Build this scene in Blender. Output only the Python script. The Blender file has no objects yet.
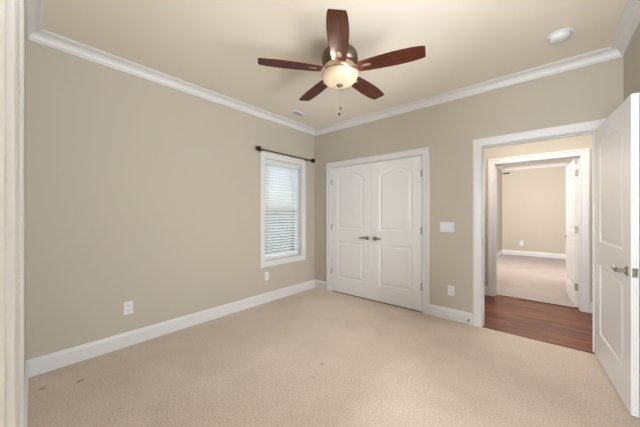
import bpy, bmesh, math, random
from mathutils import Vector, Matrix
random.seed(4)
C = bpy.context.scene.collection
sc = bpy.context.scene
PI = math.pi

# ---------------------------------------------------------------- room measures (metres)
XL, XR, YF, HC = -3.083, 0.501, 3.453, 2.721     # left wall, right wall, far wall, ceiling
YN = 0.073                                       # near wall where it meets the left wall
TH = math.atan((YN+0.052)/(XR-XL))               # the near wall runs slightly askew
YAW = 0.7091896
WT = 0.12                                        # wall thickness
HY0, HY1 = YF+WT, 4.87                           # hallway between the two rooms
RY0, RY1 = HY1+WT, 10.2                          # the room across the hallway
RX0, RX1 = -1.10, 0.46
AX0, AX1 = -0.765, 0.12                          # doorway the camera stands in

# ---------------------------------------------------------------- camera
cam = bpy.data.cameras.new('camera'); cam_o = bpy.data.objects.new('camera', cam); C.objects.link(cam_o)
cam_o.location = (0, 0, 1.277); cam_o.rotation_euler = (PI/2, 0, YAW)
cam.sensor_width = 36; cam.lens = 264.89/640*36; cam.shift_y = 0.33/640; cam.clip_start = 0.02
sc.camera = cam_o

# ---------------------------------------------------------------- world, lights, exposure
w = bpy.data.worlds.new('sky'); sc.world = w; w.use_nodes = True
nt = w.node_tree; bg = nt.nodes['Background']
sky = nt.nodes.new('ShaderNodeTexSky'); sky.sky_type = 'NISHITA'; sky.sun_disc = False
sky.sun_elevation = math.radians(38); sky.sun_rotation = math.radians(120); sky.air_density = 1.2; sky.dust_density = 3
nt.links.new(sky.outputs[0], bg.inputs[0]); bg.inputs[1].default_value = 0.28

def area(name, loc, direction, sx, sy, power, col):
    l = bpy.data.lights.new(name, 'AREA'); l.shape = 'RECTANGLE'; l.size = sx; l.size_y = sy
    l.energy = power; l.color = col
    o = bpy.data.objects.new(name, l); C.objects.link(o); o.location = loc
    o.rotation_euler = Vector(direction).to_track_quat('-Z', 'Y').to_euler()
    return o
area('bounce_fill_light', (0.40, 0.50, 1.55), (-0.15, 0.35, 1), 0.5, 0.5, 38, (0.92, 0.96, 1.0))  # added lamp aimed at the ceiling to fill the room
area('right_fill_light', (XR+WT+0.04, 1.66, 1.45), (-1, -0.06, 0.08), 1.15, 1.5, 98, (0.92, 0.96, 1.0))  # added fill lamp behind the added right wall window
area('doorway_fill_light', (-0.80, -1.6, 1.60), (0.12, 1, 0.05), 0.7, 1.6, 150, (0.92, 0.96, 1.0))  # added fill behind the camera, shining in through the near doorway
area('hallway_fill_light', (-0.2, 3.85, HC-0.02), (0, 0.25, -1), 2.2, 0.3, 46, (1.0, 0.95, 0.90))  # added unseen lamp that brightens the hallway
area('far_room_top_fill', (-0.35, 7.2, HC-0.03), (0, 0, -1), 1.0, 2.0, 14, (1.0, 0.97, 0.96))  # added overhead fill for the room across, no fixture there
area('far_room_wall_fill', (-0.35, 6.3, 2.35), (0, 1, -0.05), 0.9, 0.4, 115, (1.0, 0.96, 0.97))  # added fill to brighten the back wall of that room
area('far_room_side_fill', (-1.0, 5.4, 1.7), (1, 0.1, 0), 0.5, 1.3, 14, (1.0, 0.98, 0.97))  # added fill from the left for the open door leaf

sl = bpy.data.lights.new('sun', 'SUN'); sl.energy = 4.0; sl.angle = math.radians(2); sl.color = (0.93, 0.97, 1.0)
so = bpy.data.objects.new('sun', sl); C.objects.link(so); so.rotation_euler = Vector((0.80, 0.22, -0.62)).to_track_quat('-Z', 'Y').to_euler()

vs = sc.view_settings
vs.view_transform = 'Standard'; vs.look = 'None'; vs.exposure = 0.14; vs.gamma = 1; vs.use_curve_mapping = False

# ---------------------------------------------------------------- materials
def mat(name, col, rough=0.5, metal=0.0, spec=0.5, coat=0.0):
    m = bpy.data.materials.new(name); m.use_nodes = True
    b = m.node_tree.nodes['Principled BSDF']
    b.inputs['Base Color'].default_value = (*col, 1); b.inputs['Roughness'].default_value = rough
    b.inputs['Metallic'].default_value = metal; b.inputs['Specular IOR Level'].default_value = spec
    b.inputs['Coat Weight'].default_value = coat
    return m
def N(m, t, **kw):
    n = m.node_tree.nodes.new(t)
    for k, v in kw.items():
        if k in n.inputs: n.inputs[k].default_value = v
        else: setattr(n, k, v)
    return n
def L(m, a, b): m.node_tree.links.new(a, b)
def ramp(m, fac, stops):
    r = N(m, 'ShaderNodeValToRGB'); e = r.color_ramp.elements
    while len(e) < len(stops): e.new(0.5)
    for q, (p, c) in zip(e, stops): q.position = p; q.color = (*c, 1)
    L(m, fac, r.inputs['Fac']); return r.outputs['Color']
def bump(m, height, strength, dist):
    bn = N(m, 'ShaderNodeBump'); bn.inputs['Strength'].default_value = strength; bn.inputs['Distance'].default_value = dist
    L(m, height, bn.inputs['Height']); L(m, bn.outputs[0], m.node_tree.nodes['Principled BSDF'].inputs['Normal'])
def painted(name, col, rough, scale=220, s=0.06):
    m = mat(name, col, rough, spec=0.3)
    tc = N(m, 'ShaderNodeTexCoord'); n = N(m, 'ShaderNodeTexNoise', Scale=scale, Detail=3.0)
    L(m, tc.outputs['Object'], n.inputs['Vector']); bump(m, n.outputs['Fac'], s, 0.001)
    return m
WALL = painted('beige_wall_paint', (0.475, 0.435, 0.365), 0.75)
CEIL = painted('ceiling_paint', (0.76, 0.70, 0.61), 0.85)
TRIM = painted('white_trim_paint', (0.66, 0.65, 0.645), 0.32, 60, 0.02)
DOORP = painted('white_door_paint', (0.735, 0.73, 0.735), 0.30, 60, 0.02)
PLAST = mat('white_plastic', (0.68, 0.69, 0.71), 0.35)
VINYL = mat('white_vinyl', (0.80, 0.82, 0.84), 0.4)
SLAT = mat('white_blind_slat', (0.84, 0.86, 0.87), 0.45)
sl = SLAT.node_tree; tr = sl.nodes.new('ShaderNodeBsdfTranslucent'); tr.inputs[0].default_value = (0.85, 0.87, 0.88, 1); mxs = sl.nodes.new('ShaderNodeMixShader'); mxs.inputs[0].default_value = 0.28
sl.links.new(sl.nodes['Principled BSDF'].outputs[0], mxs.inputs[1]); sl.links.new(tr.outputs[0], mxs.inputs[2]); sl.links.new(mxs.outputs[0], sl.nodes['Material Output'].inputs[0])
NICKEL = mat('satin_nickel', (0.40, 0.365, 0.32), 0.36, 1.0)
HOUS = mat('antique_nickel', (0.20, 0.15, 0.12), 0.38, 1.0)
FIT = mat('brushed_nickel', (0.72, 0.64, 0.56), 0.30, 1.0)
BRONZE = mat('dark_bronze', (0.045, 0.035, 0.03), 0.4, 0.8)
DARK = mat('dark_slot', (0.03, 0.03, 0.035), 0.6)
GREYP = mat('vent_grey', (0.30, 0.32, 0.36), 0.5)

def carpet(name, dark, light):
    m = mat(name, light, 0.95, spec=0.1)
    tc = N(m, 'ShaderNodeTexCoord')
    n1 = N(m, 'ShaderNodeTexNoise', Scale=75.0, Detail=4.0, Roughness=0.7)
    n2 = N(m, 'ShaderNodeTexNoise', Scale=2.2, Detail=3.0, Roughness=0.6)
    for n in (n1, n2): L(m, tc.outputs['Object'], n.inputs['Vector'])
    mx = N(m, 'ShaderNodeMath', operation='MULTIPLY_ADD'); L(m, n2.outputs['Fac'], mx.inputs[0]); mx.inputs[1].default_value = 0.45
    L(m, n1.outputs['Fac'], mx.inputs[2])
    L(m, ramp(m, mx.outputs[0], [(0.45, dark), (0.98, light)]), m.node_tree.nodes['Principled BSDF'].inputs['Base Color'])
    n3 = N(m, 'ShaderNodeTexNoise', Scale=330.0, Detail=2.0); L(m, tc.outputs['Object'], n3.inputs['Vector'])
    a = N(m, 'ShaderNodeMath', operation='ADD'); L(m, n3.outputs['Fac'], a.inputs[0]); L(m, n1.outputs['Fac'], a.inputs[1])
    bump(m, a.outputs[0], 0.6, 0.006)
    m.node_tree.nodes['Principled BSDF'].inputs['Sheen Weight'].default_value = 0.25
    return m
CARPET = carpet('beige_carpet', (0.43, 0.335, 0.255), (0.70, 0.59, 0.485))
def dent_shade(m, spots):
    # furniture dent marks: their shade is painted as dark spots in the colour
    tc = N(m, 'ShaderNodeTexCoord'); last = None
    for x, y, r in spots:
        d = N(m, 'ShaderNodeVectorMath', operation='DISTANCE'); L(m, tc.outputs['Object'], d.inputs[0]); d.inputs[1].default_value = (x, y, 0)
        q = N(m, 'ShaderNodeMapRange'); q.interpolation_type = 'SMOOTHSTEP'; L(m, d.outputs['Value'], q.inputs[0])
        q.inputs[1].default_value = r*0.5; q.inputs[2].default_value = r*1.2; q.inputs[3].default_value = 0.62; q.inputs[4].default_value = 1.0
        if last is None: last = q.outputs[0]
        else:
            mm = N(m, 'ShaderNodeMath', operation='MULTIPLY'); L(m, last, mm.inputs[0]); L(m, q.outputs[0], mm.inputs[1]); last = mm.outputs[0]
    b = m.node_tree.nodes['Principled BSDF']; src = b.inputs['Base Color'].links[0].from_socket
    mx = N(m, 'ShaderNodeMix'); mx.data_type = 'RGBA'; mx.blend_type = 'MULTIPLY'; mx.inputs[0].default_value = 1.0
    L(m, src, mx.inputs[6]); L(m, last, mx.inputs[7]); L(m, mx.outputs[2], b.inputs['Base Color'])
dent_shade(CARPET, [(-2.80, 0.145, 0.024), (-2.709, 0.342, 0.026), (-1.454, 1.7205, 0.018)])
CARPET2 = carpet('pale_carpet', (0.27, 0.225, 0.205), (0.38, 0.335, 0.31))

def wood(name, c0, c1, c2, sx, sy, rough, coat, planks=False):
    m = mat(name, c1, rough, coat=coat)
    tc = N(m, 'ShaderNodeTexCoord'); mp = N(m, 'ShaderNodeMapping'); mp.inputs['Scale'].default_value = (sx, sy, sy)
    L(m, tc.outputs['Object'], mp.inputs['Vector'])
    n = N(m, 'ShaderNodeTexNoise', Scale=1.0, Detail=6.0, Roughness=0.65, Distortion=0.6); L(m, mp.outputs[0], n.inputs['Vector'])
    fac = n.outputs['Fac']
    if planks:
        br = N(m, 'ShaderNodeTexBrick', Scale=1.0, offset=0.37)
        br.inputs['Brick Width'].default_value = 0.9; br.inputs['Row Height'].default_value = 0.082
        br.inputs['Mortar Size'].default_value = 0.0015; br.inputs['Mortar'].default_value = (0, 0, 0, 1)
        br.inputs['Color1'].default_value = (0.15, 0.15, 0.15, 1); br.inputs['Color2'].default_value = (0.95, 0.95, 0.95, 1)
        L(m, tc.outputs['Object'], br.inputs['Vector'])
        a = N(m, 'ShaderNodeMath', operation='MULTIPLY_ADD'); L(m, br.outputs['Color'], a.inputs[0]); a.inputs[1].default_value = 0.30
        s = N(m, 'ShaderNodeMath', operation='SUBTRACT'); L(m, fac, s.inputs[0]); s.inputs[1].default_value = 0.14
        L(m, s.outputs[0], a.inputs[2]); fac = a.outputs[0]
    L(m, ramp(m, fac, [(0.25, c0), (0.5, c1), (0.75, c2)]), m.node_tree.nodes['Principled BSDF'].inputs['Base Color'])
    return m
WOODF = wood('cherry_floorboards', (0.035, 0.008, 0.003), (0.115, 0.028, 0.008), (0.27, 0.080, 0.024), 1.6, 26, 0.36, 0.0, True); WOODF.node_tree.nodes['Principled BSDF'].inputs['Specular IOR Level'].default_value = 0.3
BLADE = wood('walnut_blade', (0.018, 0.004, 0.002), (0.065, 0.013, 0.005), (0.15, 0.036, 0.014), 3.0, 46, 0.42, 0.0)

BLADE.node_tree.nodes['Principled BSDF'].inputs['Specular IOR Level'].default_value = 0.25
GLASS = bpy.data.materials.new('window_glass'); GLASS.use_nodes = True
g = GLASS.node_tree; g.nodes.clear()
o_ = g.nodes.new('ShaderNodeOutputMaterial'); mx = g.nodes.new('ShaderNodeMixShader'); t_ = g.nodes.new('ShaderNodeBsdfTransparent')
gl = g.nodes.new('ShaderNodeBsdfGlossy'); gl.inputs['Roughness'].default_value = 0.02; fr = g.nodes.new('ShaderNodeFresnel'); fr.inputs[0].default_value = 1.45
g.links.new(fr.outputs[0], mx.inputs[0]); g.links.new(t_.outputs[0], mx.inputs[1]); g.links.new(gl.outputs[0], mx.inputs[2]); g.links.new(mx.outputs[0], o_.inputs[0])

BOWL = mat('lit_alabaster_glass', (0.50, 0.40, 0.28), 0.35)
bb = BOWL.node_tree.nodes['Principled BSDF']
tc = N(BOWL, 'ShaderNodeTexCoord'); n = N(BOWL, 'ShaderNodeTexNoise', Scale=14.0, Detail=4.0, Distortion=1.5); L(BOWL, tc.outputs['Object'], n.inputs['Vector'])
L(BOWL, ramp(BOWL, n.outputs['Fac'], [(0.3, (1.0, 0.72, 0.44)), (0.7, (1.0, 0.84, 0.62))]), bb.inputs['Emission Color'])
sx = N(BOWL, 'ShaderNodeSeparateXYZ'); L(BOWL, tc.outputs['Object'], sx.inputs[0])
mr = N(BOWL, 'ShaderNodeMapRange'); L(BOWL, sx.outputs['Z'], mr.inputs[0])            # dimmer at the rim, hottest round the bulbs
mr.inputs[1].default_value = -0.297; mr.inputs[2].default_value = -0.350; mr.inputs[3].default_value = 0.03; mr.inputs[4].default_value = 0.40
L(BOWL, mr.outputs[0], bb.inputs['Emission Strength'])
bb.inputs['Emission Strength'].default_value = 1.0
BULB = mat('lit_bulb', (1, 0.9, 0.7)); BULB.node_tree.nodes['Principled BSDF'].inputs['Emission Color'].default_value = (1, 0.8, 0.55, 1)
BULB.node_tree.nodes['Principled BSDF'].inputs['Emission Strength'].default_value = 6
LAWN = mat('grass_lawn', (0.10, 0.13, 0.07), 0.9)

# ---------------------------------------------------------------- mesh helpers
def obj(name, bm, m, parent=None, loc=(0, 0, 0), rot=(0, 0, 0), smooth=False):
    bmesh.ops.recalc_face_normals(bm, faces=bm.faces)
    me = bpy.data.meshes.new(name); bm.to_mesh(me); bm.free(); me.materials.append(m)
    if smooth:
        for p in me.polygons: p.use_smooth = True
        me.set_sharp_from_angle(angle=math.radians(38))
    o = bpy.data.objects.new(name, me); C.objects.link(o); o.location = loc; o.rotation_euler = rot
    if parent: o.parent = parent
    return o
def tag(o, label, cat, group=None, kind=None):
    o['label'] = label; o['category'] = cat
    if group: o['group'] = group
    if kind: o['kind'] = kind
    return o
def empty(name, loc, label, cat, group=None, rotz=0):
    o = bpy.data.objects.new(name, None); o.empty_display_size = 0.1; C.objects.link(o)
    o.location = loc; o.rotation_euler = (0, 0, rotz); return tag(o, label, cat, group)
def struct(name, bm, m, label, cat, parent=None, **k):
    return tag(obj(name, bm, m, parent, **k), label, cat, None, 'structure')

def box(bm, a, b, M=None):
    x0, y0, z0 = a; x1, y1, z1 = b
    v = [bm.verts.new(Vector(p) if M is None else M @ Vector(p)) for p in
         ((x0,y0,z0),(x1,y0,z0),(x1,y1,z0),(x0,y1,z0),(x0,y0,z1),(x1,y0,z1),(x1,y1,z1),(x0,y1,z1))]
    for f in ((0,3,2,1),(4,5,6,7),(0,1,5,4),(1,2,6,5),(2,3,7,6),(3,0,4,7)): bm.faces.new([v[i] for i in f])
    return bm
def bbox(a, b, bev=0.003, M=None, seg=2):
    bm = bmesh.new(); box(bm, a, b)
    bmesh.ops.bevel(bm, geom=bm.edges[:], offset=bev, segments=seg, affect='EDGES', profile=0.5)
    if M is not None: bmesh.ops.transform(bm, matrix=M, verts=bm.verts)
    return bm
def merge(bm, other):
    me = bpy.data.meshes.new('tmp'); other.to_mesh(me); other.free(); bm.from_mesh(me); bpy.data.meshes.remove(me); return bm
def lathe(prof, seg=32, bm=None, M=None):
    bm = bm or bmesh.new(); rings = []
    for r, z in prof:
        if r < 1e-6: rings.append([bm.verts.new((0, 0, z))])
        else: rings.append([bm.verts.new((r*math.cos(2*PI*i/seg), r*math.sin(2*PI*i/seg), z)) for i in range(seg)])
    new = [v for r in rings for v in r]
    for a, b in zip(rings, rings[1:]):
        for i in range(seg):
            j = (i+1) % seg
            q = [a[i % len(a)], a[j % len(a)], b[j % len(b)], b[i % len(b)]]
            u = []
            for v in q:
                if v not in u: u.append(v)
            if len(u) > 2:
                try: bm.faces.new(u)
                except ValueError: pass
    for r in (rings[0], rings[-1]):
        if len(r) > 2: bm.faces.new(r)
    if M is not None: bmesh.ops.transform(bm, matrix=M, verts=new)
    return bm
def tube(pts, rad, seg=10, bm=None):
    bm = bm or bmesh.new(); pts = [Vector(p) for p in pts]; n = len(pts)
    rad = rad if isinstance(rad, (list, tuple)) else [rad]*n; rings = []
    for i, p in enumerate(pts):
        t = (pts[min(i+1, n-1)] - pts[max(i-1, 0)]).normalized()
        up = Vector((0, 0, 1)) if abs(t.z) < 0.9 else Vector((1, 0, 0))
        a = t.cross(up).normalized(); b = t.cross(a)
        r = rad[i]; ra, rb = (r, r) if not isinstance(r, tuple) else r
        rings.append([bm.verts.new(p + a*ra*math.cos(2*PI*k/seg) + b*rb*math.sin(2*PI*k/seg)) for k in range(seg)])
    for a, b in zip(rings, rings[1:]):
        for k in range(seg): bm.faces.new((a[k], a[(k+1) % seg], b[(k+1) % seg], b[k]))
    bm.faces.new(rings[0]); bm.faces.new(rings[-1]); return bm
def sweep(path, prof, f, closed=False, only=None, bm=None):
    """mitred moulding: path 2D, prof [(offset to the right of travel, height)], f(p2, h) -> 3D"""
    bm = bm or bmesh.new(); n = len(path); P = [Vector(p) for p in path]
    def nrm(i): d = (P[(i+1) % n]-P[i % n]).normalized(); return Vector((d.y, -d.x))
    def mit(i):
        if not closed and i == 0: return nrm(0)
        if not closed and i == n-1: return nrm(n-2)
        a, b = nrm((i-1) % n), nrm(i); s = a+b; return s*(2/s.length_squared)
    segs = range(n if closed else n-1) if only is None else only
    for i in segs:
        j = (i+1) % n
        A = [bm.verts.new(f(P[i]+mit(i)*o, h)) for o, h in prof]
        B = [bm.verts.new(f(P[j]+mit(j)*o, h)) for o, h in prof]
        m = len(prof)
        for k in range(m): bm.faces.new((A[k], A[(k+1) % m], B[(k+1) % m], B[k]))
        bm.faces.new(A); bm.faces.new(B)
    if only is None or len(segs) > 1: bmesh.ops.remove_doubles(bm, verts=bm.verts, dist=1e-5)
    return bm

# ---- frames of the walls: (u, z, out of wall) -> world
cT, sT = math.cos(TH), math.sin(TH)
F_far = lambda u, z, o: Vector((u, YF-o, z))
F_left = lambda u, z, o: Vector((XL+o, u, z))
F_right = lambda u, z, o: Vector((XR-o, u, z))
F_near = lambda u, z, o: Vector((XL+u*cT+o*sT, YN-u*sT+o*cT, z))       # u is the distance from the left corner
F_hall = lambda u, z, o: Vector((u, HY1-o, z))
F_hallback = lambda u, z, o: Vector((u, HY0+o, z))
F_r2back = lambda u, z, o: Vector((u, RY1-o, z))
F_r2front = lambda u, z, o: Vector((u, RY0+o, z))
F_r2left = lambda u, z, o: Vector((RX0+o, u, z))
F_r2right = lambda u, z, o: Vector((RX1-o, u, z))

def wall(name, F, u0, u1, holes, label, z1=HC, th=WT, m=WALL):
    """holes: (u0, u1, z0, z1), sorted; one slab cut round the holes"""
    us = sorted({u0, u1, *[h[0] for h in holes], *[h[1] for h in holes]}); zs = sorted({0.0, z1, *[h[2] for h in holes], *[h[3] for h in holes]})
    solid = lambda i, k: 0 <= i < len(us)-1 and 0 <= k < len(zs)-1 and not any(
        h[0]-1e-6 <= us[i] and us[i+1] <= h[1]+1e-6 and h[2]-1e-6 <= zs[k] and zs[k+1] <= h[3]+1e-6 for h in holes)
    bm = bmesh.new(); V = {}
    def v(i, k, s):
        if (i, k, s) not in V: V[i, k, s] = bm.verts.new(F(us[i], zs[k], -th*s))
        return V[i, k, s]
    for i in range(len(us)-1):
        for k in range(len(zs)-1):
            if not solid(i, k): continue
            for s in (0, 1): bm.faces.new((v(i,k,s), v(i+1,k,s), v(i+1,k+1,s), v(i,k+1,s)))
            if not solid(i-1, k): bm.faces.new((v(i,k,0), v(i,k+1,0), v(i,k+1,1), v(i,k,1)))
            if not solid(i+1, k): bm.faces.new((v(i+1,k,0), v(i+1,k+1,0), v(i+1,k+1,1), v(i+1,k,1)))
            if not solid(i, k-1): bm.faces.new((v(i,k,0), v(i+1,k,0), v(i+1,k,1), v(i,k,1)))
            if not solid(i, k+1): bm.faces.new((v(i,k+1,0), v(i+1,k+1,0), v(i+1,k+1,1), v(i,k+1,1)))
    return struct(name, bm, m, label, 'wall')

# ---------------------------------------------------------------- floors, ceilings
JB = 0.018                                      # jamb board thickness
CL0, CL1, CLH = -2.722, -1.225, 2.035           # closet opening (inside the jambs)
EN0, EN1, ENH = -0.558, 0.330, 2.035            # entry opening
H20, H21, H2H = -0.614, 0.328, 2.035            # doorway across the hallway
RW0, RW1, RWZ0, RWZ1 = 1.10, 2.22, 0.72, 2.08      # added window in the right wall, out of view, for fill light
WY0, WY1, WZ0, WZ1 = 2.375, 3.115, 0.600, 2.075 # window in the left wall

bm = bmesh.new()
pts = [(XL-0.1, -0.30), (XR+0.1, -0.30), (XR+0.1, YF-0.001), (EN1, YF-0.001), (EN1, YF+0.004), (EN0, YF+0.004), (EN0, YF-0.001), (XL-0.1, YF-0.001)]
lo = [bm.verts.new((x, y, -0.05)) for x, y in pts]; hi = [bm.verts.new((x, y, 0)) for x, y in pts]
bm.faces.new(lo); bm.faces.new(hi)
for i in range(8): bm.faces.new((lo[i], lo[(i+1) % 8], hi[(i+1) % 8], hi[i]))
FLOOR = struct('floor', bm, CARPET, 'beige cut pile carpet covering the empty bedroom floor', 'carpet')
struct('floor', box(bmesh.new(), (-2.6, YF+0.005, -0.05), (2.2, RY0-0.01, -0.003)), WOODF, 'glossy reddish brown hardwood floor of the hallway beyond the open door', 'floor')
struct('floor', box(bmesh.new(), (RX0-1.6, RY0-0.009, -0.05), (RX1+0.2, RY1+0.1, 0.0)), CARPET2, 'pale carpet in the room across the hallway', 'carpet')
struct('floor', box(bmesh.new(), (-1.8, -2.2, -0.05), (1.3, -0.301, 0.0)), CARPET, 'carpet of the adjoining space behind the near doorway', 'carpet')
struct('ceiling', box(bmesh.new(), (XL-0.15, -2.2, HC), (1.4, YF+WT/2, HC+0.08)), CEIL, 'smooth warm cream bedroom ceiling above the fan', 'ceiling')
struct('ceiling', box(bmesh.new(), (-2.7, YF+WT/2+0.001, HC), (2.3, RY0-WT/2, HC+0.08)), CEIL, 'ceiling of the hallway beyond the open door', 'ceiling')
struct('ceiling', box(bmesh.new(), (RX0-1.7, RY0-WT/2+0.001, HC), (RX1+0.2, RY1+0.1, HC+0.08)), CEIL, 'pale ceiling of the room across the hallway', 'ceiling')

# ---------------------------------------------------------------- walls
j = JB
NL = (XR-XL)/cT
wall('wall_left', F_left, -0.05, YF+WT, [(WY0-j, WY1+j, WZ0-j, WZ1+j)], 'long beige left wall with the blind covered window')
wall('wall_far', F_far, XL-0.0, XR+WT, [(CL0-j, CL1+j, 0, CLH+j), (EN0-j, EN1+j, 0, ENH+j)], 'beige far wall with the closet and the open doorway')
wall('wall_right', F_right, -0.2, YF, [(RW0-j, RW1+j, RWZ0-j, RWZ1+j)], 'beige right wall behind the open door')
nu = lambda x: (x-XL)/cT
wall('wall_near', F_near, 0, NL+0.1, [(nu(AX0-j), nu(AX1+j), 0, 2.053)], 'beige near wall that holds the doorway at the left edge')
bm = bmesh.new(); box(bm, (XL, YF+0.75, 0), (-0.95, YF+0.80, HC)); box(bm, (-1.0, YF+WT, 0), (-0.95, YF+0.75, HC)); box(bm, (XL-0.06, YF+WT, 0), (XL, YF+0.80, HC))
struct('wall_closet', bm, WALL, 'inner walls of the closet behind the double doors', 'wall')
wall('wall_hall', F_hall, -2.6, 2.2, [(H20-j, H21+j, 0, H2H+j)], 'warm beige hallway wall with the second doorway')
bm = bmesh.new(); box(bm, (-0.95+0.001, HY0+0.001, 0), (-0.90, HY1-0.001, HC)); box(bm, (2.15, HY0, 0), (2.2, HY1, HC))
struct('wall_hall_end', bm, WALL, 'end walls of the hallway', 'wall')
wall('wall_hall_back', F_hallback, XR+WT+0.001, 2.2, [], 'hallway wall beside the bedroom', th=0.1)
wall('wall_room_back', F_r2back, RX0-0.1, RX1+0.1, [], 'plain beige back wall of the room across the hallway', th=0.08)
wall('wall_room_left', F_r2left, RY0, RY1-0.001, [], 'left wall of the room across the hallway', th=0.08)
wall('wall_room_right', F_r2right, RY0+0.001, RY1-0.001, [], 'right wall of the room across the hallway', th=0.08)
bm = bmesh.new(); box(bm, (-1.8, -2.25, 0), (1.3, -2.2, HC)); box(bm, (-1.85, -2.2, 0), (-1.8, -0.16, HC)); box(bm, (1.3, -2.2, 0), (1.35, -0.30, HC)); box(bm, (XR+WT+0.02, -0.30, 0), (1.35, -0.25, HC))
struct('wall_adjoining', bm, WALL, 'walls of the adjoining space behind the near doorway', 'wall')

# ---------------------------------------------------------------- crown moulding and baseboards
def cove(n=6):
    pr = [(-0.0, 0.0), (0, -0.082), (0.010, -0.082), (0.013, -0.074), (0.018, -0.070)]
    for k in range(n+1):
        a = k/n*PI/2; pr.append((0.022+0.046*(1-math.cos(a)), -0.066+0.048*math.sin(a)))
    pr += [(0.074, -0.016), (0.080, -0.010), (0.090, -0.008), (0.090, 0)]
    return pr
CROWN = cove()
room = [(XL, YN), (XL, YF), (XR, YF), (XR, YN-(XR-XL)*math.tan(TH))]
fz = lambda p, h: Vector((p.x, p.y, HC+h))
for i, (nm, lb) in enumerate((('left wall above the window', 0), ('far wall above the closet and doorway', 0), ('right wall', 0), ('near wall above the doorway casing', 0))):
    struct('trim_%d' % (i+1), sweep(room, CROWN, fz, True, [i]), TRIM, 'white crown moulding along the '+nm, 'crown moulding', smooth=True)
r2 = [(RX0, RY0), (RX0, RY1), (RX1, RY1), (RX1, RY0)]
struct('trim_5', sweep(r2, CROWN, fz, True), TRIM, 'white crown moulding round the room across the hallway', 'crown moulding', smooth=True)
BASE = [(0, 0), (0, 0.135), (0.004, 0.135), (0.007, 0.128), (0.008, 0.120), (0.013, 0.112), (0.015, 0.104), (0.015, 0.0)]
f0 = lambda p, h: Vector((p.x, p.y, h))
CW = 0.085                                      # casing width
def base(side, path, label, only=None, closed=False):
    struct('baseboard_'+side, sweep(path, BASE, f0, closed, only), TRIM, label, 'baseboard')
base('left', room, 'long white baseboard under the left wall', [0], True)
b0 = sweep([room[0], room[1], (CL0-CW-0.005, YF)], BASE, f0, False, [1])
struct('baseboard_far_corner', b0, TRIM, 'short white baseboard between the room corner and the closet', 'baseboard')
base('far', [(CL1+CW+0.005, YF), (EN0-CW-0.005, YF)], 'white baseboard between the closet and the open doorway')
base('right', [(EN1+CW+0.005, YF), room[2], room[3]], 'white baseboard behind the open door', [1])
pn = lambda x: (x, YN-(x-XL)*math.tan(TH))
base('near', [pn(AX0-CW-0.005), room[0], room[1]], 'white baseboard under the near wall', [0])
base('hall', [(-0.90, HY1), (H20-CW-0.005, HY1)], 'short hallway baseboard left of the second doorway')
base('hall_right', [(H21+CW+0.005, HY1), (2.15, HY1)], 'hallway baseboard right of the second doorway')
base('room', r2, 'white baseboard round the room across the hallway', [0, 1], True)
base('room_right', [(RX1, RY1-0.001), (RX1, 8.35)], 'white baseboard beside the side door in the room across the hallway')

# ---------------------------------------------------------------- casings and jambs
CAS = [(0, 0), (0, 0.011), (0.006, 0.014), (0.012, 0.012), (0.022, 0.013), (0.060, 0.016), (0.068, 0.017), (0.074, 0.021), (0.084, 0.023), (0.094, 0.022), (0.100, 0.017), (0.100, 0)]
def casing(n, F, u0, u1, z1, label, z0=0.0, closed=False, scale=0.85, flip=False):
    r = 0.006; pr = [(-o*scale, h) for o, h in CAS]
    f = lambda p, h: F(p.x, p.y, h)
    if closed: path = [(u0-r, z0-r), (u0-r, z1+r), (u1+r, z1+r), (u1+r, z0-r)]
    else: path = [(u0-r, 0), (u0-r, z1+r), (u1+r, z1+r), (u1+r, 0)]
    return struct('trim_%d' % n, sweep(path, pr, f, closed), TRIM, label, 'casing')
def jamb(n, F, u0, u1, z1, label, z0=0.0, closed=False, depth=WT, stop=True):
    bm = bmesh.new(); t = JB
    def b3(ua, ub, za, zb, oa, ob):
        p = [F(u, z, o) for u in (ua, ub) for z in (za, zb) for o in (oa, ob)]
        v = [bm.verts.new(q) for q in p]
        for f in ((0,1,3,2),(4,6,7,5),(0,4,5,1),(2,3,7,6),(0,2,6,4),(1,5,7,3)): bm.faces.new([v[i] for i in f])
    b3(u0-t+.0005, u0, z0, z1, -depth, 0); b3(u1, u1+t-.0005, z0, z1, -depth, 0); b3(u0-t+.0005, u1+t-.0005, z1, z1+t-.0005, -depth, 0)
    if closed: b3(u0-t+.0005, u1+t-.0005, z0-t+.0005, z0, -depth, 0)
    if stop:
        b3(u0, u0+0.011, z0, z1, stop-0.035, stop); b3(u1-0.011, u1, z0, z1, stop-0.035, stop); b3(u0+0.011, u1-0.011, z1-0.011, z1, stop-0.035, stop)
    return struct('trim_%d' % n, bm, TRIM, label, 'door frame')
casing(6, F_far, CL0, CL1, CLH, 'white casing round the double closet doors')
jamb(7, F_far, CL0, CL1, CLH, 'white jamb of the double closet doors', stop=-0.045)
casing(8, F_far, EN0, EN1, ENH, 'white casing round the open doorway to the hallway')
EJ = jamb(9, F_far, EN0, EN1, ENH, 'white jamb of the open doorway to the hallway', stop=-0.045)
casing(10, F_hall, H20, H21, H2H, 'white casing of the second doorway across the hallway')
HJ = jamb(11, F_hall, H20, H21, H2H, 'white jamb of the second doorway across the hallway', stop=-0.06)
casing(12, F_near, nu(AX0), nu(AX1), 2.035, 'white stepped casing of the near doorway at the left edge')
jamb(13, F_near, nu(AX0), nu(AX1), 2.035, 'white jamb of the near doorway', stop=-0.045)
casing(14, F_hallback, EN0, EN1, ENH, 'white casing on the hallway side of the open doorway')
casing(15, F_left, WY0, WY1, WZ1, 'white picture frame casing round the left window', z0=WZ0, closed=True, scale=0.85)
jamb(16, F_left, WY0, WY1, WZ1, 'white reveal of the left window', z0=WZ0, closed=True, stop=False)
casing(20, F_right, RW0, RW1, RWZ1, 'white casing of the added right wall window', z0=RWZ0, closed=True)
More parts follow.
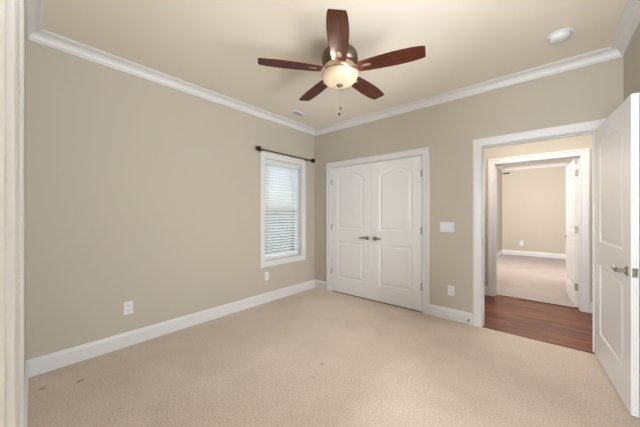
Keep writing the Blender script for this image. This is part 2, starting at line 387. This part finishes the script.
jamb(21, F_right, RW0, RW1, RWZ1, 'white reveal of the added right wall window', z0=RWZ0, closed=True, stop=False)
# strike plate on the left jamb of the open doorway (the leaf closes against it)
s = obj('strike_plate', bbox((EN0, YF+0.012, 0.93), (EN0+0.002, YF+0.036, 0.99), 0.0008), NICKEL, EJ)
s['label'] = 'satin nickel strike plate on the white jamb'

# ---------------------------------------------------------------- doors
def panel_outline(x0, x1, z0, z1, rise):
    p = [(x0, z0), (x1, z0), (x1, z1)]
    if rise:
        w2 = (x1-x0)/2; R = (w2*w2+rise*rise)/(2*rise); cz = z1+rise-R; a0 = math.asin(w2/R); n = 18
        p += [((x0+x1)/2+R*math.sin(a0*(1-2*k/n)), cz+R*math.cos(a0*(1-2*k/n))) for k in range(1, n)]
    p.append((x0, z1)); return p
def inset(poly, d):
    n = len(poly); P = [Vector(p) for p in poly]; out = []
    for i in range(n):
        a = (P[i]-P[i-1]).normalized(); b = (P[(i+1) % n]-P[i]).normalized()
        na, nb = Vector((-a.y, a.x)), Vector((-b.y, b.x)); s = na+nb; out.append(P[i]+s*(2/s.length_squared)*d)
    return out
def leaf_mesh(W, H, panels, t=0.035):
    """both faces moulded: a groove round each raised panel"""
    bm = bmesh.new(); outer = []
    for sgn in (-1, 1):
        y = sgn*t/2; edges = []
        def loop(pts, yy): return [bm.verts.new((p[0], yy, p[1])) for p in pts]
        def ring(vs): return [bm.edges.new((vs[i], vs[(i+1) % len(vs)])) for i in range(len(vs))]
        o = loop([(0, 0), (W, 0), (W, H), (0, H)], y); edges += ring(o); outer.append(o)
        for pl in panels:
            a = loop(pl, y); edges += ring(a)
            for d, dep in ((0.007, 0.0065), (0.019, 0.0085), (0.026, 0.0080), (0.050, 0.0020)):
                b = loop(inset(pl, d), y-sgn*dep)
                for i in range(len(a)): bm.faces.new((a[i], a[(i+1) % len(a)], b[(i+1) % len(a)], b[i]))
                a = b
            bm.faces.new(a)
        bmesh.ops.triangle_fill(bm, use_beauty=True, edges=edges, normal=(0, sgn, 0))
    a, b = outer
    for i in range(4): bm.faces.new((a[i], a[(i+1) % 4], b[(i+1) % 4], b[i]))
    return bm
def lever(parent, x, z, t, sides, dirx, length=0.115, label=None):
    """parts of a door: rosette, neck and curved lever as one handle with a rosette below it"""
    for s in sides:
        y0 = s*t/2
        M = Matrix.Translation((x, y0, z)) @ Matrix.Rotation(-s*PI/2, 4, 'X')
        h = tube([(x, y0+s*0.008, z), (x, y0+s*0.040, z)], 0.011)
        tube([(x-dirx*0.010, y0+s*0.045, z), (x+dirx*0.005, y0+s*0.047, z+0.001), (x+dirx*0.03, y0+s*0.048, z+0.002), (x+dirx*0.06, y0+s*0.048, z+0.005),
              (x+dirx*0.09, y0+s*0.046, z+0.003), (x+dirx*length, y0+s*0.040, z-0.004), (x+dirx*(length+0.006), y0+s*0.038, z-0.005)],
             [0.009, 0.0150, (0.011, 0.0150), (0.010, 0.0140), (0.009, 0.012), (0.007, 0.010), 0.004], 12, h)
        ho = obj('handle', h, NICKEL, parent, smooth=True); ho['label'] = label or 'satin nickel lever handle'
        obj('rosette', lathe([(0, 0.0), (0.033, 0.0), (0.033, 0.004), (0.029, 0.008), (0.018, 0.010), (0.016, 0.014), (0, 0.014)], 28, M=M), NICKEL, ho, smooth=True)
def hinge(parent, x, y, z, side):
    bm = bmesh.new()
    for k in range(5): tube([(x, y, z-0.045+k*0.018+0.0006), (x, y, z-0.045+(k+1)*0.018-0.0006)], 0.0062, 10, bm)
    tube([(x, y, z-0.050), (x, y, z+0.050)], 0.0035, 8, bm)
    box(bm, (min(x, x+side*0.016), y-0.0012, z-0.045), (max(x, x+side*0.016), y+0.0012, z+0.045))
    return obj('hinge', bm, NICKEL, parent, smooth=True)

W1 = (CL1-CL0)/2 - 0.0035
HD = 2.018
def door(name, W, loc, rotz, label, flip=False, st=0.13):
    pl = [panel_outline(st, W-st, 0.235, 0.825, 0), panel_outline(st, W-st, 1.025, 1.815, 0.095)]
    return struct(name, leaf_mesh(W, HD, pl), DOORP, label, 'door', loc=loc, rot=(0, 0, rotz))
YD = YF+0.0235
d1 = door('door_1', W1, (CL0+0.002, YD, 0.012), 0, 'left leaf of the white two panel closet double doors')
lever(d1, W1-0.062, 0.905, 0.035, (-1,), -1)
for z in (0.32, 1.05, 1.79): hinge(d1, 0.001, -0.022, z, 1)
d2 = door('door_2', W1, (CL1-0.002-W1, YD, 0.012), 0, 'right leaf of the white two panel closet double doors')
lever(d2, 0.062, 0.905, 0.035, (-1,), 1)
for z in (0.32, 1.05, 1.79): hinge(d2, W1-0.001, -0.022, z, -1)
WE = 0.865
ang = math.atan2(-0.897, 0.072)
d3 = door('door_3', WE+0.025, (0.345, YF-0.030, 0.012), ang, 'white arched two panel bedroom door standing open at right', st=0.145)
# in the leaf frame -y is the face towards the camera side (world -x)
lever(d3, WE-0.040, 0.895, 0.035, (-1, 1), -1)
for z in (0.25, 1.02, 1.80): hinge(d3, 0.0, 0.022, z, 1)
lp = obj('latch_plate', bbox((WE+0.0245, -0.0125, 0.866), (WE+0.0268, 0.0125, 0.924), 0.0008), NICKEL, d3)
obj('latch_bolt', bbox((WE+0.0262, -0.007, 0.886), (WE+0.033, 0.006, 0.904), 0.002), NICKEL, lp)
WH = 0.86
d4 = door('door_4', WH, (H21-0.028, RY0+0.012, 0.012), math.atan2(0.81, -0.052), 'white door standing open in the second doorway across the hallway')
lever(d4, WH-0.06, 0.905, 0.035, (-1, 1), -1)
for z in (0.27, 1.05, 1.82):
    bm = bmesh.new(); box(bm, (-0.0030, -0.0170, z-0.047), (-0.0002, 0.0150, z+0.047)); tube([(-0.005, -0.0215, z-0.048), (-0.005, -0.0215, z+0.048)], 0.0065, 10, bm)
    obj('hinge', bm, NICKEL, d4, smooth=True)
# side door in the right wall of the far room
bm = leaf_mesh(0.78, HD, [panel_outline(.13, .65, 0.235, 0.825, 0), panel_outline(.13, .65, 1.025, 1.815, 0.095)])
d5 = struct('door_5', bm, DOORP, 'closed white side door in the room across the hallway', 'door', loc=(RX1-0.020, 8.2, 0.01), rot=(0, 0, -PI/2))
lever(d5, 0.72, 0.905, 0.035, (-1,), -1)
for z in (0.27, 1.05, 1.82): hinge(d5, -0.003, -0.022, z, 1)
casing(17, F_r2right, 7.41, 8.21, 2.035, 'white casing of the side door in the room across the hallway')

# ---------------------------------------------------------------- window in the left wall
wy0, wy1, wz0, wz1 = WY0+0.002, WY1-0.002, WZ0+0.002, WZ1-0.002
bm = bmesh.new()
def frame(bm, x0, x1, ya, yb, za, zb, wd):
    box(bm, (x0, ya, za), (x1, ya+wd, zb)); box(bm, (x0, yb-wd, za), (x1, yb, zb)); box(bm, (x0, ya+wd, za), (x1, yb-wd, za+wd)); box(bm, (x0, ya+wd, zb-wd), (x1, yb-wd, zb))
frame(bm, XL-WT, XL-0.075, wy0, wy1, wz0, wz1, 0.025)
win = struct('window_1', bm, VINYL, 'white single hung window behind the closed blind', 'window')
zm = 1.335
for nm, x, za, zb in (('upper_sash', XL-0.105, zm-0.018, wz1-0.025), ('lower_sash', XL-0.085, wz0+0.025, zm+0.018)):
    bm = bmesh.new(); frame(bm, x-0.009, x+0.009, wy0+0.025, wy1-0.025, za, zb, 0.036)
    sash = obj(nm, bm, VINYL, win)
    obj('pane', box(bmesh.new(), (x-0.002, wy0+0.061, za+0.036), (x+0.002, wy1-0.061, zb-0.036)), GLASS, sash)
bm = bmesh.new(); frame(bm, XR+0.07, XR+0.11, RW0+0.002, RW1-0.002, RWZ0+0.002, RWZ1-0.002, 0.05)  # added window, made up to let fill light in from the right
box(bm, (XR+0.075, RW0+0.052, 1.38), (XR+0.105, RW1-0.052, 1.42))
fill_win = struct('fill_window', bm, VINYL, 'added white window, out of view in the right wall beside the camera', 'window')
for za, zb in ((RWZ0+0.052, 1.38), (1.42, RWZ1-0.052)): obj('pane', box(bmesh.new(), (XR+0.088, RW0+0.052, za), (XR+0.092, RW1-0.052, zb)), GLASS, fill_win)
# faux wood blind, slats nearly level
XB = XL-0.040
bl = empty('window_blind', (XB, (WY0+WY1)/2, WZ0), 'white slatted blind lowered over the left window', 'blind')
hw = (WY1-WY0)/2-0.010; HB = WZ1-WZ0
obj('headrail', bbox((-0.024, -hw, HB-0.050), (0.024, hw, HB-0.003), 0.002), SLAT, bl)
obj('valance', bbox((0.0255, -hw-0.004, HB-0.072), (0.031, hw+0.004, HB-0.002), 0.002), SLAT, bl)
bm = bmesh.new(); tilt = math.radians(-40); n = 0; z = HB-0.092; ps = 0.0432
while z > 0.058:
    w2, K = 0.0235, 4; top = []; bot = []
    for k in range(K+1):
        q = -1+2*k/K; cr = 0.0022*(1-q*q)
        x = w2*q*math.cos(tilt)+cr*math.sin(tilt); zz = -w2*q*math.sin(tilt)+cr*math.cos(tilt)
        top.append((x, z+zz+0.0013)); bot.append((x, z+zz-0.0013))
    lp_ = top+bot[::-1]
    A = [bm.verts.new((x, -hw+0.003, y)) for x, y in lp_]; B = [bm.verts.new((x, hw-0.003, y)) for x, y in lp_]
    m_ = len(lp_)
    for k in range(m_): bm.faces.new((A[k], A[(k+1) % m_], B[(k+1) % m_], B[k]))
    bm.faces.new(A); bm.faces.new(B); z -= ps
obj('slats', bm, SLAT, bl, smooth=True)
obj('bottom_rail', bbox((-0.024, -hw+0.003, 0.006), (0.024, hw-0.003, 0.026), 0.003), SLAT, bl)
for yy in (-hw+0.11, hw-0.11):
    bm = bmesh.new()
    for x in (-0.0225, 0.0225): tube([(x, yy, 0.02), (x, yy, HB-0.05)], 0.0009, 6, bm)
    obj('ladder_cord', bm, SLAT, bl)
obj('tilt_wand', tube([(0.033, -hw+0.06, HB-0.60), (0.033, -hw+0.06, HB-0.075)], 0.0035, 8), VINYL, bl)

# curtain rod
def YL(px): return px
rod = empty('curtain_rod', (XL, 2.80, 2.175), 'thin dark bronze curtain rod mounted above the left window', 'curtain rod')
ro = 0.075; r0, r1 = -0.565, 0.520
obj('rod', tube([(ro, r0, 0), (ro, r1-0.015, 0)], 0.0075, 12), BRONZE, rod, smooth=True)
for y, s in ((r0, -1), (r1-0.015, 1)):
    M = Matrix.Translation((ro, y, 0)) @ Matrix.Rotation(-s*PI/2, 4, 'X')
    obj('finial', lathe([(0, -0.032), (0.0095, -0.032), (0.011, -0.02), (0.020, -0.004), (0.033, 0.0), (0.034, 0.036), (0.028, 0.043), (0, 0.043)], 20, M=M), BRONZE, rod, smooth=True)
for y in (-0.515, 0.415):
    bm = bbox((0.001, y-0.012, -0.035), (0.006, y+0.012, 0.03), 0.001)
    tube([(0.004, y, -0.012), (ro-0.012, y, -0.012), (ro, y, -0.011), (ro+0.010, y, -0.003), (ro+0.011, y, 0.006)], 0.005, 8, bm)
    obj('bracket', bm, BRONZE, rod, smooth=True)

# ---------------------------------------------------------------- ceiling fan
FX, FY = -1.303, 1.769
fan = empty('ceiling_fan', (FX, FY, HC), 'five blade walnut ceiling fan with a glowing bowl light', 'ceiling fan')
D = lambda z: z-HC
obj('canopy', lathe([(0, 0), (0.050, 0), (0.052, D(2.715)), (0.052, D(2.690)), (0.040, D(2.668)), (0.040, D(2.635)), (0, D(2.635))], 40), HOUS, fan, smooth=True)
obj('motor_housing', lathe([(0, D(2.634)), (0.070, D(2.634)), (0.100, D(2.627)), (0.127, D(2.612)), (0.143, D(2.590)), (0.149, D(2.567)), (0.150, D(2.548)), (0.144, D(2.543)), (0.144, D(2.537)), (0.149, D(2.532)),
    (0.145, D(2.515)), (0.132, D(2.502)), (0, D(2.500))], 48), HOUS, fan, smooth=True)
obj('light_fitter', lathe([(0, D(2.499)), (0.118, D(2.499)), (0.124, D(2.493)), (0.122, D(2.484)), (0.104, D(2.474)), (0.098, D(2.466)), (0.100, D(2.460)), (0.112, D(2.455)), (0.116, D(2.446)), (0.108, D(2.438)), (0.075, D(2.432)), (0.03, D(2.430)), (0, D(2.430))], 40), FIT, fan, smooth=True)
# open glass bowl: outer skin down, inner skin back up
outp = [(0.146, 2.424), (0.152, 2.422), (0.153, 2.417), (0.148, 2.410), (0.144, 2.400), (0.136, 2.384), (0.120, 2.367), (0.098, 2.354), (0.070, 2.348), (0.038, 2.345), (0.014, 2.344)]
inp = [(r-0.005 if r > 0.02 else r, z+0.005) for r, z in outp[:0:-1]]
bw = obj('light_bowl', lathe([(r, D(z)) for r, z in outp]+[(r, D(z)) for r, z in inp]+[(0.141, D(2.424)), (0.146, D(2.424))], 48), BOWL, fan, smooth=True)
bw['label'] = 'glowing amber tinted glass bowl'
obj('finial', lathe([(0, D(2.320)), (0.006, D(2.321)), (0.012, D(2.326)), (0.022, D(2.332)), (0.027, D(2.338)), (0.026, D(2.343)), (0.012, D(2.346)), (0.006, D(2.43)), (0, D(2.43))], 20), NICKEL, fan, smooth=True)
for k in range(3):
    a = k*2*PI/3+0.4
    obj('bulb', lathe([(0, 0.028), (0.012, 0.026), (0.022, 0.012), (0.024, 0.0), (0.018, -0.016), (0.012, -0.026), (0, -0.028)], 16, M=Matrix.Translation((0.085*math.cos(a), 0.085*math.sin(a), D(2.395)))), BULB, fan, smooth=True)
for k in range(3):
    a = k*2*PI/3+0.4
    l = bpy.data.lights.new('bulb_light', 'POINT'); l.energy = 17.0; l.color = (1.0, 0.84, 0.64); l.shadow_soft_size = 0.02
    o = bpy.data.objects.new('bulb_light', l); C.objects.link(o); o.location = (FX+0.112*math.cos(a), FY+0.112*math.sin(a), 2.413)
# blades
def blade_mesh():
    xs = [0.150, 0.165, 0.190, 0.230, 0.290, 0.360, 0.430, 0.500, 0.560, 0.610, 0.640, 0.655, 0.660]
    hw = [0.040, 0.049, 0.054, 0.058, 0.063, 0.067, 0.070, 0.070, 0.067, 0.062, 0.057, 0.052, 0.045]
    hw = [h*1.06 for h in hw]; bm = bmesh.new(); up = [(x, h) for x, h in zip(xs, hw)]; lo = [(x, -h) for x, h in zip(xs, hw)][::-1]
    # oval cut-out near the root
    hole = [(0.222+0.045*math.cos(2*PI*i/20), 0.021*math.sin(2*PI*i/20)) for i in range(20)]
    rings = []
    for z in (-0.003, 0.003):
        a = [bm.verts.new((x, y, z)) for x, y in up+lo]; b = [bm.verts.new((x, y, z)) for x, y in hole]
        ed = [bm.edges.new((a[i], a[(i+1) % len(a)])) for i in range(len(a))]+[bm.edges.new((b[i], b[(i+1) % 20])) for i in range(20)]
        bmesh.ops.triangle_fill(bm, use_beauty=True, edges=ed, normal=(0, 0, 1)); rings.append((a, b))
    for q in (0, 1):
        a, b = rings[0][q], rings[1][q]
        for i in range(len(a)): bm.faces.new((a[i], a[(i+1) % len(a)], b[(i+1) % len(a)], b[i]))
    return bm
def bracket_mesh():
    bm = bmesh.new()
    tube([(0.060, 0, 0.020), (0.105, 0, 0.016), (0.140, 0, 0.009), (0.170, 0, 0.006)], [(0.016, 0.005), (0.020, 0.006), (0.024, 0.006), (0.026, 0.004)], 12, bm)
    pts = []
    for i in range(24):
        t = 2*PI*i/24; pts.append((0.215+0.066*math.cos(t), 0.032*math.sin(t)*(1-0.25*math.cos(t))))
    a = [bm.verts.new((x, y, 0.0035)) for x, y in pts]; b = [bm.verts.new((x, y, 0.009)) for x, y in pts]
    bm.faces.new(a); bm.faces.new(b)
    for i in range(24): bm.faces.new((a[i], a[(i+1) % 24], b[(i+1) % 24], b[i]))
    # screw boss showing through the oval cut-out
    lathe([(0, -0.003), (0.008, -0.002), (0.010, 0.001), (0.010, 0.004), (0, 0.004)], 14, bm, Matrix.Translation((0.215, 0, 0)))
    return bm
bl0 = obj('blade', blade_mesh(), BLADE, fan); br0 = obj('blade_bracket', bracket_mesh(), FIT, bl0, smooth=True)
br0['label'] = 'nickel bracket showing through the oval cut-out'
for k in range(5):
    b = bl0 if k == 0 else bl0.copy()
    if k:
        C.objects.link(b); b.parent = fan; c = br0.copy(); C.objects.link(c); c.parent = b
    a = 0.29526+k*2*PI/5
    b.matrix_local = Matrix.Translation((0, 0, D(2.458))) @ Matrix.Rotation(a, 4, 'Z') @ Matrix.Rotation(math.radians(-9), 4, 'X')
# pull chains
for dx, dy, zt, zb, rr in ((0.006, 0.004, 2.322, 2.150, 0.006), (-0.004, -0.002, 2.322, 2.105, 0.0075)):
    bm = bmesh.new(); z = D(zt)
    while z > D(zb)+0.01:
        bmesh.ops.create_uvsphere(bm, u_segments=6, v_segments=4, radius=0.0008, matrix=Matrix.Translation((dx, dy, z))); z -= 0.0042
    ch = obj('pull_chain', bm, NICKEL, fan)
    obj('fob', lathe([(0, D(zb)+0.012), (0.003, D(zb)+0.010), (rr, D(zb)), (rr, D(zb)-0.008), (0.003, D(zb)-0.014), (0, D(zb)-0.014)], 12, M=Matrix.Translation((dx, dy, 0))), BRONZE, ch, smooth=True)

# ---------------------------------------------------------------- wall plates and small fixtures
def frameM(F, u, z):
    o = F(u, z, 0); e = (F(u+1, z, 0)-o).normalized(); n_ = (F(u, z, 1)-o).normalized()
    return Matrix(((e.x, 0, n_.x, o.x), (e.y, 0, n_.y, o.y), (e.z, 1, n_.z, o.z), (0, 0, 0, 1)))
def outlet(F, u, z, label, group=None, s=1.0):
    M = frameM(F, u, z)
    pl = obj('electrical_outlet', bbox((-0.038*s, -0.060*s, 0.0002), (0.038*s, 0.060*s, 0.006), 0.0025, M), PLAST); tag(pl, label, 'outlet', group)
    for zz in (-0.021, 0.021):
        sk = obj('socket', bbox((-0.0165*s, zz-0.0145, 0.005), (0.0165*s, zz+0.0145, 0.0078), 0.002, M), PLAST, pl)
        bm = bmesh.new()
        for xx in (-0.0065, 0.0065): box(bm, (xx-0.0012, zz-0.003, 0.0075), (xx+0.0012, zz+0.006, 0.0080), M)
        box(bm, (-0.002, zz-0.010, 0.0075), (0.002, zz-0.006, 0.0080), M)
        obj('slots', bm, DARK, sk)
    return pl
outlet(F_left, 0.738, 0.366, 'white outlet on the left wall nearest the camera')
outlet(F_left, 2.405, 0.375, 'white outlet low on the left wall below the window')
outlet(F_far, -0.879, 0.354, 'white outlet on the far wall below the light switch')
outlet(F_r2back, -0.60, 0.38, 'small white outlet on the back wall across the hallway', s=1.2)
M = frameM(F_far, -0.925, 1.115)
sw = obj('light_switch', bbox((-0.081, -0.060, 0.0002), (0.081, 0.060, 0.006), 0.0025, M), PLAST)
tag(sw, 'white three gang light switch plate between closet and doorway', 'light switch')
for xx in (-0.046, 0, 0.046):
    rk = bbox((xx-0.0165, -0.033, 0.0045), (xx+0.0165, 0.033, 0.009), 0.002, M @ Matrix.Rotation(math.radians(3), 4, 'X'))
    obj('rocker', rk, mat('rocker_plastic', (0.70, 0.74, 0.80), 0.35) if xx == -0.046 else bpy.data.materials['rocker_plastic'], sw)
# smoke detector
sd = empty('smoke_detector', (0.075, 2.88, HC), 'round white smoke detector on the ceiling near the right corner', 'smoke detector')
obj('base_plate', lathe([(0, 0), (0.078, 0), (0.078, -0.010), (0.070, -0.014), (0, -0.014)], 36), PLAST, sd, smooth=True)
obj('cover', lathe([(0, -0.0135), (0.068, -0.0135), (0.066, -0.028), (0.058, -0.040), (0.040, -0.046), (0.018, -0.047), (0.016, -0.044), (0, -0.044)], 36), PLAST, sd, smooth=True)
# ceiling air vent
cv = empty('ceiling_vent', (-2.725, 2.68, HC), 'small rectangular white air vent on the ceiling near the window corner', 'air vent')
bm = bmesh.new()
for a, b in (((-0.070, -0.12), (-0.036, 0.12)), ((0.036, -0.12), (0.070, 0.12)), ((-0.036, -0.12), (0.036, -0.08)), ((-0.036, 0.08), (0.036, 0.12))):
    box(bm, (a[0], a[1], -0.008), (b[0], b[1], -0.0002))
obj('vent_frame', bm, PLAST, cv)
bm = bmesh.new()
for k in range(5):
    x = -0.030+k*0.015; box(bm, (-0.007, -0.08, -0.0008), (0.007, 0.08, 0.0008), Matrix.Translation((x, 0, -0.006)) @ Matrix.Rotation(math.radians(28), 4, 'Y'))
obj('louvres', bm, GREYP, cv)
# spring door stop on the baseboard
M = frameM(F_far, EN0-CW-0.045, 0.055)
ds = obj('door_stop', lathe([(0, 0.0155), (0.011, 0.0155), (0.011, 0.020), (0.006, 0.022), (0.006, 0.06), (0.009, 0.062), (0.009, 0.075), (0, 0.076)], 14, M=M), NICKEL, smooth=True)
tag(ds, 'small grey door stop on the baseboard left of the doorway', 'door stop')
# dark bar of unknown purpose, high on the back wall of the far room
wv = obj('wall_bar', bbox((RX0+0.03, RY1-0.02, 2.535), (RX0+0.20, RY1-0.0005, 2.575), 0.003), DARK); tag(wv, 'short dark bar high on the back wall across the hallway', 'wall vent')
# threshold strip
tag(obj('floor_strip', bbox((EN0+0.001, YF+0.002, -0.0028), (EN1-0.001, YF+0.022, 0.006), 0.002), WOODF), 'thin dark wooden strip where carpet meets the hallway boards', 'threshold', kind='structure').name = 'trim_18'
tag(obj('floor_strip', bbox((H20+0.001, RY0-0.022, -0.0028), (H21-0.001, RY0-0.002, 0.006), 0.002), WOODF), 'dark wooden strip under the second doorway across the hallway', 'threshold', kind='structure').name = 'trim_19'
# lawn outside
struct('ground', box(bmesh.new(), (-40, -25, -0.6), (XL-0.2, 30, -0.4)), LAWN, 'green lawn outside the left window', 'lawn')
